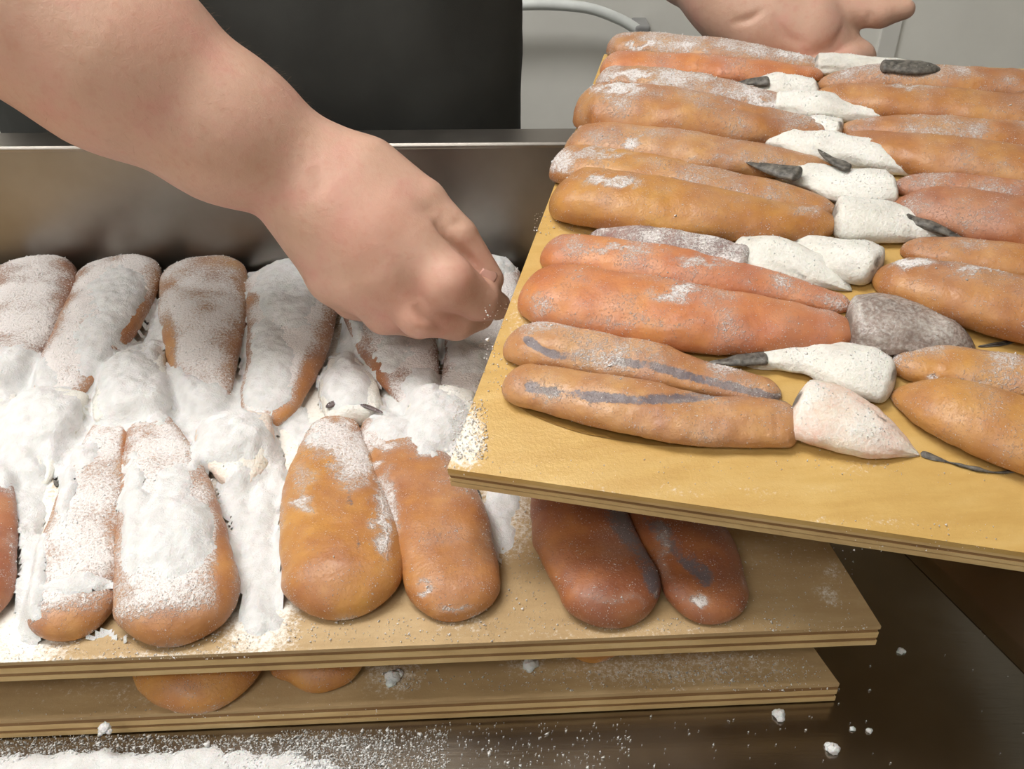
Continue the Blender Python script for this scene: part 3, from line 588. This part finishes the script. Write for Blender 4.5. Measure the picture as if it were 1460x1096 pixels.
# ------------------------------------------------------------------ salt drifts on the middle board (follows the roes below)
def drift(name, label, xr, yr, step, base_z, mask_bl, meshes, thick, floor_pad, blur=3, edge=None):
    xs = np.arange(xr[0], xr[1], step); ys = np.arange(yr[0], yr[1], step); X, Y = np.meshgrid(xs, ys)
    Hh = np.full(X.shape, base_z)
    if meshes:
        vs, fs, k = [], [], 0
        for V, f in meshes:
            vs.append(V); fs += [tuple(i + k for i in q) for q in f]; k += len(V)
        bvh = BVHTree.FromPolygons(np.vstack(vs).tolist(), fs)
        for i in range(X.shape[0]):
            for j in range(X.shape[1]):
                h = bvh.ray_cast(Vector((X[i, j], Y[i, j], .25)), Vector((0, 0, -1)))
                if h[0] is not None: Hh[i, j] = max(Hh[i, j], h[0].z)
    def bl(A, n):
        for _ in range(n):
            A = np.pad(A, 1, 'edge'); A = (A[:-2, 1:-1] + A[2:, 1:-1] + A[1:-1, :-2] + A[1:-1, 2:] + 2 * A[1:-1, 1:-1]) / 6
        return A
    Hb = bl(Hh, blur)
    p = np.stack([X, Y, Hb], -1).reshape(-1, 3)
    p2 = project(p) + np.stack([fbm(p * [1, 1, .3], 50, 5), fbm(p * [1, 1, .3], 50, 6)], -1) * 16
    M = blobs_px(p2, mask_bl).reshape(X.shape)
    if edge is not None: M = M * sstep(0, .016, edge(X, Y) + .006 * fbm(p, 120, 44).reshape(X.shape))
    M = M + (.12 * fbm(p, 90, 8) + .2 * fbm(p, 330, 9, 2)).reshape(X.shape) * (M > .02)
    Z = Hb + thick * (M - .42) + (.0009 * fbm(p, 260, 12) + .0008 * fbm(p, 70, 13)).reshape(X.shape) * sstep(.2, .7, M)
    keep = (M > .16) & (Z > Hh - .014)
    if edge is not None: keep &= edge(X, Y) > 0
    idx = -np.ones(X.shape, int); fs = []
    kq = keep[:-1, :-1] & keep[1:, :-1] & keep[:-1, 1:] & keep[1:, 1:]
    used = np.zeros(X.shape, bool)
    for a, b in ((0, 0), (1, 0), (0, 1), (1, 1)): used[a:X.shape[0] - 1 + a, b:X.shape[1] - 1 + b] |= kq
    idx[used] = np.arange(used.sum()); ii, jj = np.nonzero(kq)
    fs = np.stack([idx[ii, jj], idx[ii, jj + 1], idx[ii + 1, jj + 1], idx[ii + 1, jj]], 1)
    v = np.stack([X[used], Y[used], Z[used]], -1)
    e = mesh(name, v, fs, 'salt', None, True)
    tag(e, label, 'salt', None, 'stuff'); return e
fe = lambda X, Y: Y - (MID[0][1] + (X - MID[0][0]) * (MID[1][1] - MID[0][1]) / (MID[1][0] - MID[0][0]) + .004)
drift('salt_drift', 'white salt drifted between and over the roes on the upper stacked board', (-.56, .12), (.315, .755), .0021, ZM, SALT_BL, MID_MESHES, .0085, .002, 5, fe)
drift('salt_drift', 'white salt spilled on the steel table along the lower left edge', (-.40, .06), (.225, .335), .0022, ZT, [(150, 1085, 330, 36, 1.0), (0, 1080, 150, 40, 1.0), (420, 1095, 90, 30, .75)], [], .004, 0, 1, lambda X, Y: (l_fl[1] + (X - l_fl[0]) * .05 - .003) - Y)

# loose crystals scattered on table and boards
def scatter(name, label, pl, regions, size):
    pts = []; sz = []
    for (x0, y0, x1, y1, n, s) in regions:
        for _ in range(n):
            pts.append(pl.hit(random.uniform(x0, x1), random.uniform(y0, y1), .0004)); sz.append(size * s * math.exp(random.gauss(0, .4)))
    pts = np.array(pts); o = grains(name, None, pts, np.tile(pl.n, (len(pts), 1)), np.array(sz)); tag(o, label, 'salt', None, 'stuff')
scatter('loose_salt', 'loose salt grains scattered over the dark steel table', PLT, [(400, 1040, 640, 1096, 1200, .9), (0, 1048, 560, 1100, 3500, .9), (600, 1030, 900, 1096, 260, .9), (880, 1020, 1180, 1096, 40, 1), (1180, 900, 1460, 1096, 14, 1), (1380, 820, 1460, 940, 8, .9)], .0005)
scatter('loose_salt', 'loose salt grains on the shaded right part of the upper stacked board', PLM, [(680, 880, 1240, 900, 260, .6), (720, 700, 780, 880, 200, .7), (1060, 780, 1220, 890, 160, .6), (360, 880, 720, 915, 300, .7), (0, 900, 360, 940, 400, .7)], .0005)
scatter('loose_salt', 'loose salt grains on the exposed strip of the bottommost board', PLL, [(540, 955, 1180, 985, 420, .8), (900, 935, 1150, 975, 260, .8), (0, 1000, 540, 1025, 60, .7)], .0005)
scatter('loose_salt', 'coarse salt grains near the corner of the tilted board', R, [(645, 570, 695, 655, 500, .9), (690, 430, 725, 560, 120, .8), (640, 655, 1450, 690, 90, .6), (760, 300, 850, 335, 90, .8), (1200, 740, 1460, 790, 60, .6), (740, 640, 1300, 680, 40, .6)], .0005)
def clump(x, y, pl, r, label):
    p = pl.hit(x, y); vs, fs = [], []
    th = np.linspace(0, np.pi, 12); ph = np.linspace(0, 2 * np.pi, 18, endpoint=False)
    g = np.array([[math.sin(t) * math.cos(q), math.sin(t) * math.sin(q), math.cos(t)] for t in th for q in ph])
    for k in range(5):
        c = p + np.array([random.uniform(-1, 1), random.uniform(-1, 1), 0]) * r * (.75 if k else 0); q = r * (.75 if k == 0 else random.uniform(.3, .55))
        rr = q * (1 + .35 * fbm(g + c * 400, 2.0, 3) + .35 * fbm(g + c * 310, 5, 4))
        v = g * rr[:, None] * [1.1, 1.0, .85] + c + pl.n * q * .55; hh = (v - pl.o) @ pl.n; v = v + pl.n * np.maximum(.0002 - hh, 0)[:, None]
        fs += [tuple(i + len(vs) * len(g) for i in f) for f in ring_faces(12, 18)]; vs.append(v)
    o = mesh('salt_clump', np.vstack(vs), fs, 'salt', None, True); tag(o, label, 'salt', 'salt clumps')
clump(1110, 1020, PLT, .0040, 'salt clump on the steel just below the bottommost board')
clump(1187, 1070, PLT, .0042, 'largest salt clump on the dark steel at the bottom right')
clump(1238, 1042, PLT, .0019, 'small salt clump right of the largest clump on the steel')
clump(1215, 1040, PLT, .0018, 'small salt clump nearest above the largest clump on the steel')
clump(1284, 928, PLT, .0024, 'lone salt clump on dark steel beside the board corner')
clump(560, 968, PLL, .0052, 'salt clump in the gap right of the golden roe pair')
clump(755, 950, PLL, .0048, 'salt clump in the gap left of the reddish roe')
clump(150, 1040, PLL, .0040, 'salt clump stuck to the bottommost board front edge')

# ------------------------------------------------------------------ the worker
def surface_nets(Fd, org, h):
    s = Fd < 0; nx, ny, nz = Fd.shape; cn = np.zeros((nx - 1, ny - 1, nz - 1), np.int8)
    for a in (0, 1):
        for b in (0, 1):
            for c in (0, 1): cn += s[a:nx - 1 + a, b:ny - 1 + b, c:nz - 1 + c]
    act = (cn > 0) & (cn < 8); I = np.argwhere(act); acc = np.zeros((len(I), 3)); cnt = np.zeros(len(I))
    cor = [(a, b, c) for a in (0, 1) for b in (0, 1) for c in (0, 1)]
    for p in cor:
        for ax in range(3):
            if p[ax] == 0:
                q = list(p); q[ax] = 1; f0 = Fd[I[:, 0] + p[0], I[:, 1] + p[1], I[:, 2] + p[2]]; f1 = Fd[I[:, 0] + q[0], I[:, 1] + q[1], I[:, 2] + q[2]]
                m = (f0 < 0) != (f1 < 0); t = np.where(m, f0 / np.where(m, f0 - f1, 1), 0)
                pos = np.array(p, float)[None].repeat(len(I), 0); pos[:, ax] = t; acc += pos * m[:, None]; cnt += m
    V = (I + acc / cnt[:, None]) * h + org
    idx = -np.ones(act.shape, int); idx[act] = np.arange(len(I)); fs = []
    for ax in range(3):
        o1, o2 = [(1, 2), (2, 0), (0, 1)][ax]
        A = np.moveaxis(s, ax, 0); ch = A[:-1] != A[1:]; sgn = A[:-1]
        ch = np.moveaxis(ch, 0, ax); sg = np.moveaxis(sgn, 0, ax)
        E = np.argwhere(ch); E = E[(E[:, o1] > 0) & (E[:, o2] > 0)]
        E = E[(E[:, o1] < act.shape[o1]) & (E[:, o2] < act.shape[o2])]
        d1 = np.zeros(3, int); d1[o1] = 1; d2 = np.zeros(3, int); d2[o2] = 1
        g = lambda e: idx[e[:, 0], e[:, 1], e[:, 2]]
        q = np.stack([g(E - d1 - d2), g(E - d2), g(E), g(E - d1)], 1); fl = ~sg[E[:, 0], E[:, 1], E[:, 2]]
        q[fl] = q[fl][:, ::-1]; fs.append(q)
    fs = np.vstack(fs); return V, fs[(fs >= 0).all(1)]
def sdf_mesh(prims, h, pad=.02):
    lo = np.min([np.minimum(np.array(a) - ra, np.array(b) - rb) for a, ra, b, rb, *_ in prims], 0) - pad
    hi = np.max([np.maximum(np.array(a) + ra, np.array(b) + rb) for a, ra, b, rb, *_ in prims], 0) + pad
    n = np.ceil((hi - lo) / h).astype(int) + 1
    ax = [lo[i] + h * np.arange(n[i]) for i in range(3)]
    D = np.full(n, .05, np.float32)
    for pr in prims:
        a, ra, b, rb, k = pr[:5]; a = np.array(a); b = np.array(b); sq = pr[5] if len(pr) > 5 else None; sub = len(pr) > 6
        rm = max(ra, rb) + .03
        l = np.minimum(a, b) - rm; u = np.maximum(a, b) + rm
        i0 = np.maximum(((l - lo) / h).astype(int), 0); i1 = np.minimum(((u - lo) / h).astype(int) + 2, n)
        sl = tuple(slice(i0[i], i1[i]) for i in range(3))
        p = np.stack(np.meshgrid(*[ax[i][sl[i]] for i in range(3)], indexing='ij'), -1) - a
        ba = b - a; t = np.clip((p @ ba) / max(ba @ ba, 1e-9), 0, 1); w = p - t[..., None] * ba
        if sq is not None:
            nn, f = sq; nn = np.asarray(nn) / np.linalg.norm(nn); w = w + ((w @ nn) * (1 / f - 1))[..., None] * nn
        d = np.linalg.norm(w, axis=-1) - (ra + (rb - ra) * t)
        o = D[sl]
        if sub:
            hh = np.maximum(k - np.abs(o + d), 0) / k; D[sl] = np.maximum(o, -d) + hh * hh * k * .25
        else:
            hh = np.maximum(k - np.abs(o - d), 0) / k; D[sl] = np.minimum(o, d) - hh * hh * k * .25
    return surface_nets(D, lo, h)
def smooth_verts(V, fs, it):
    n = len(V); e = np.vstack([fs[:, [0, 1]], fs[:, [1, 2]], fs[:, [2, 3]], fs[:, [3, 0]]]); e = np.vstack([e, e[:, ::-1]])
    deg = np.bincount(e[:, 0], minlength=n)[:, None]
    for _ in range(it):
        s = np.stack([np.bincount(e[:, 0], V[e[:, 1], k], n) for k in range(3)], 1); V = .5 * V + .5 * s / deg
    return V
def pr(x, y, z): return P(x, y, z)
def R_(px, z): return px * z / F
VD = FW
cap_ = lambda a, ra, b, rb, k=.01, sq=None: (a, ra, b, rb, k) if sq is None else (a, ra, b, rb, k, sq)
# right forearm and hand (reaches in from the upper left)
SH_R = np.array([-.47, .86, .60]); EL = pr(-70, -75, .575)
wr = pr(452, 258, .655); f1 = pr(325, 185, .63); f2 = pr(165, 80, .602); f3 = pr(60, 0, .588)
arm = [cap_(SH_R, .062, EL, .056, .02), cap_(EL, .054, f3, .064, .02), cap_(f3, .064, f2, .0605, .02), cap_(f2, .0605, f1, .0475, .02), cap_(f1, .0475, wr, .0365, .02)]
hb0 = pr(470, 275, .656)
mcp = dict(i=pr(588, 350, .642), m=pr(556, 388, .646), r=pr(518, 402, .655), p=pr(478, 394, .664))
arm += [cap_(wr, .036, pr(480, 290, .655), .040, .02), cap_(pr(480, 285, .656), .038, pr(538, 330, .652), .040, .02),
        cap_(pr(490, 262, .656), .028, mcp['i'], .0215, .02), cap_(pr(478, 280, .655), .028, mcp['m'], .0205, .02),
        cap_(pr(462, 295, .656), .028, mcp['r'], .0200, .02), cap_(pr(446, 305, .658), .026, mcp['p'], .019, .02)]
# fingers curl down to the pinch
fi = [mcp['i'], pr(640, 402, .636), pr(684, 428, .656), pr(708, 436, .676)]
fm = [mcp['m'], pr(598, 448, .650), pr(650, 458, .672), pr(684, 450, .690)]
fr_ = [mcp['r'], pr(548, 446, .668), pr(598, 458, .688), pr(640, 452, .702)]
fp = [mcp['p'], pr(502, 428, .682), pr(548, 446, .700), pr(585, 446, .708)]
for ch, r in ((fm, (.0195, .0162, .0135, .0110)), (fr_, (.019, .0152, .0126, .0104)), (fp, (.018, .0135, .0112, .0095))):
    for q in range(3): arm.append(cap_(ch[q], r[q], ch[q + 1], r[q + 1], .010 if q == 0 else .005))
for q in range(3): arm.append(cap_(fi[q], (.0205, .0190, .0145, .0110)[q], fi[q + 1], (.0190, .0145, .0110)[q] if q else .0185, .009 if q == 0 else .004))
arm += [cap_(pr(545, 400, .678), .022, pr(600, 395, .672), .018, .012)]
# thumb along the far contour
th = [pr(528, 252, .652), pr(602, 288, .650), pr(652, 338, .652), pr(698, 398, .662)]
arm += [cap_(th[0], .027, th[1], .0175, .012), cap_(th[1], .0165, th[2], .0150, .004), cap_(th[2], .0150, th[3], .0108, .002)]
Va, Fa = sdf_mesh(arm, .0021); Va = smooth_verts(Va, Fa, 4)
# left hand (palm up under the far edge of the tilted board)
far = rc(.2, .488)
def hl(x, y, dz=0.0): return P(x, y, .868 + dz)
SH_L = np.array([-.03, .93, .60]); EL2 = np.array([.075, 1.10, .43])
wl = hl(1030, -8, .02); w0 = hl(985, -60, .05)
lh = [cap_(SH_L, .06, EL2, .05, .02), cap_(EL2, .05, w0, .040, .02), cap_(w0, .040, wl, .033, .02),
      cap_(wl, .034, hl(1085, 40, .01), .036, .02), cap_(hl(1060, 20, .012), .034, hl(1150, 50, .0), .036, .02),
      cap_(hl(1090, 0, .01), .028, hl(1150, 12, -.002), .022, .02),
      cap_(hl(1140, 4, 0), .020, hl(1205, 18, -.01), .0140, .008), cap_(hl(1205, 18, -.01), .0140, hl(1256, 20, -.016), .0122, .004), cap_(hl(1256, 20, -.016), .0122, hl(1291, 13, -.02), .0092, .004),
      cap_(hl(1150, 45, 0), .026, hl(1190, 66, .0), .019, .012)]
under = lambda a, b: rc(a, b) - BN * (T_BOARD + .0115)
mc = [hl(1222, 84, .0), hl(1190, 98, .004), hl(1155, 104, .008), hl(1115, 98, .012)]
for i, (a0, l) in enumerate(((.196, .075), (.172, .088), (.148, .082), (.124, .062))):
    k1 = under(a0, .500); k2 = under(a0 - .003, .465); k3 = under(a0 - .006, .488 - l)
    lh += [cap_(hl(1150 - i * 14, 55, .01), .022, mc[i], .0165, .01), cap_(mc[i], .0155, k1, .0130, .006), cap_(k1, .0122, k2, .0112, .004), cap_(k2, .0112, k3, .0092, .004)]
Vb, Fb = sdf_mesh(lh, .0021); Vb = smooth_verts(Vb, Fb, 4)
def crease(V, fs, lines):
    V = V.copy(); bv = BVHTree.FromPolygons(V.tolist(), fs.tolist())
    for pts, w, dp in lines:
        c = spline([(x, y, 0) for x, y in pts], 30); h = [bv.ray_cast(Vector(CAM), Vector(ray(x, y)).normalized()) for x, y, _ in c]
        hp_ = np.array([list(q[0]) for q in h if q[0] is not None]); hn = np.array([list(q[1]) for q in h if q[0] is not None])
        if len(hp_) < 2: continue
        near = np.nonzero(np.linalg.norm(V - hp_.mean(0), axis=1) < .09)[0]
        dd = np.linalg.norm(V[near][:, None] - hp_[None], axis=2); j = dd.argmin(1); d_ = dd.min(1)
        e_ = 1 - (np.abs((j + .5) / len(hp_) * 2 - 1)) ** 1.6
        V[near] -= hn[j] * (dp * e_ * np.exp(-(d_ / w) ** 2))[:, None]
    return V
Va = crease(Va, Fa, [([(616, 312), (638, 338), (668, 368), (704, 410)], .0032, .0042), ([(590, 432), (606, 452), (640, 470)], .004, .004), ([(448, 236), (455, 262), (448, 290)], .005, .0012), ([(640, 322), (652, 318), (664, 322)], .003, .001), ([(590, 300), (610, 300), (622, 306)], .006, .001)])
Vb = crease(Vb, Fb, [([(1040, 34), (1070, 26), (1090, 10)], .004, .003), ([(1205, 34), (1190, 60), (1160, 76)], .004, .003), ([(1100, 20), (1120, 50), (1150, 66)], .005, .002), ([(1236, 12), (1240, 22), (1238, 34)], .003, .0012)])
pe = empty('person', (-.26, .95, -.9), 'person in dark charcoal clothing salting roe with one hand and holding the tilted board', 'person')
Vs = np.vstack([Va, Vb]); Fs = np.vstack([Fa, Fb + len(Va)])
pp = project(Vs)
flush = np.clip(.5 * blobs_px(pp, [(520, 320, 90, 70, 1), (600, 440, 110, 50, 1), (690, 380, 50, 60, .9), (230, 40, 90, 60, .5), (40, 60, 60, 60, .5)]) + .25 * fbm(Vs, 40, 4), 0, 1)
body = mesh('body', Vs, Fs, 'skin', pe, True, {'flush': flush}); body['label'] = 'bare forearms and hands'
# thumb nail
def nail(c, along, nrm, L, Wd):
    along = along / np.linalg.norm(along); nrm = nrm - (nrm @ along) * along; nrm /= np.linalg.norm(nrm); sd_ = np.cross(along, nrm); v = []; 
    for i in range(9):
        for j in range(9):
            a, b = (i / 8 - .5) * 2, (j / 8 - .5) * 2; w = math.sqrt(max(0, 1 - abs(a) ** 3.5)) * .92 + .08
            v.append(c + along * a * L / 2 + sd_ * b * w * Wd / 2 - nrm * (b * b * w * w * Wd * .16 + a * a * .0005))
    f = [(i * 9 + j, i * 9 + j + 1, (i + 1) * 9 + j + 1, (i + 1) * 9 + j) for i in range(8) for j in range(8)]
    o = mesh('thumb_nail', v, f, 'nail', pe, True); m = o.modifiers.new('thick', 'SOLIDIFY'); m.thickness = .0006
bvh = BVHTree.FromPolygons(Vs.tolist(), Fs.tolist())
hit = bvh.ray_cast(Vector(CAM), Vector(ray(697, 392)).normalized())
if hit[0] is not None: nail(np.array(hit[0]) + np.array(hit[1]) * .0004, th[3] - th[2], np.array(hit[1]), .013, .012)
# fine arm hair on the forearm
hv, hf_ = [], []
ax_d = (wr - f2) / np.linalg.norm(wr - f2)
cand = np.nonzero((pp[:len(Va), 0] > 60) & (pp[:len(Va), 0] < 470) & (pp[:len(Va), 1] < 230))[0]
for q in RNG.choice(cand, 1100):
    loc, nr, _, _ = bvh.find_nearest(Vector(Vs[q])); nr = np.array(nr); c0 = np.array(loc)
    dr = ax_d * .8 + nr * .55 + RNG.normal(size=3) * .25; dr /= np.linalg.norm(dr); L = RNG.uniform(.004, .009); s_ = np.cross(dr, nr); s_ /= np.linalg.norm(s_) + 1e-9; w_ = .00004
    k = len(hv); mid = c0 + dr * L * .5 + nr * .0006; hv += [c0 - s_ * w_, c0 + s_ * w_, mid + s_ * w_, mid - s_ * w_, c0 + dr * L]
    hf_ += [(k, k + 1, k + 2, k + 3), (k + 3, k + 2, k + 4)]
o = mesh('arm_hair', hv, hf_, 'hair', body, True); o['kind'] = 'stuff'
# clothing: lofted torso with sleeves
zs = np.array([-.10, .0, .1, .2, .3, .4, .5, .58, .64, .67]); hwx = np.array([.262, .266, .268, .272, .272, .268, .262, .24, .16, .07]); hwy = np.array([.13, .135, .14, .14, .135, .13, .125, .11, .085, .06])
nz, na = 60, 96; z_ = np.linspace(-.10, .67, nz); a_ = np.linspace(0, 2 * np.pi, na, endpoint=False)
cxx = -.262
v = []
for z in z_:
    rx, ry = np.interp(z, zs, hwx), np.interp(z, zs, hwy)
    for a in a_:
        ca, sa = math.cos(a), math.sin(a); v.append((cxx + rx * np.sign(ca) * abs(ca) ** .8, .965 + ry * np.sign(sa) * abs(sa) ** .8, z))
v = np.array(v); rad = v - np.array([cxx, .965, 0]); rad[:, 2] = 0; rad /= np.linalg.norm(rad, axis=1)[:, None]
fold = .006 * fbm(v * [1, 1, .25], 14, 2) + .003 * fbm(v * [1, 1, .3], 40, 5); v = v + rad * fold[:, None]
mesh('shirt', v, ring_faces(nz, na), 'cloth', pe, True)
for s0, e0, rr0 in ((SH_R, EL, .082), (SH_L, EL2, .078)):
    q = s0 + (e0 - s0) * .62; vv, ff = tube([s0 + (s0 - e0) * .12, s0 * .6 + q * .4, q], [rr0 * .7, rr0, rr0 * .98], 28, 24); mesh('sleeve', vv, ff, 'cloth', pe, True)
for sx_ in (-.13, .13):
    vv, ff = tube([(cxx + sx_, .97, -.06), (cxx + sx_ * 1.02, .96, -.45), (cxx + sx_ * 1.05, .97, -.87)], [.115, .09, .075], 24, 20); mesh('trouser_leg', vv, ff, 'trousers', pe, True)
    box('shoe', (cxx + sx_ - .045, .84, -.9), (cxx + sx_ + .05, 1.08, -.83), 'dark_skin', pe, .02)

# brine seeping out along the nearest roe on the tilted board
t = NT('brine'); t.out(Base_Color=lin((182, 142, 78)), Roughness=.05, Coat_Weight=1.0, Coat_Roughness=.02); MAT['brine'] = t.m
o = loft('brine_puddle', None, [(736, 572, 10), (776, 592, 14), (840, 612, 16), (930, 628, 14), (1010, 636, 8)], R, 'brine', hf=.03, hmax=.0014, lump=.0001, nl=40, m=20, foresh=True)
tag(o, 'thin wet brine line along the front of the tan veined roe', 'brine')
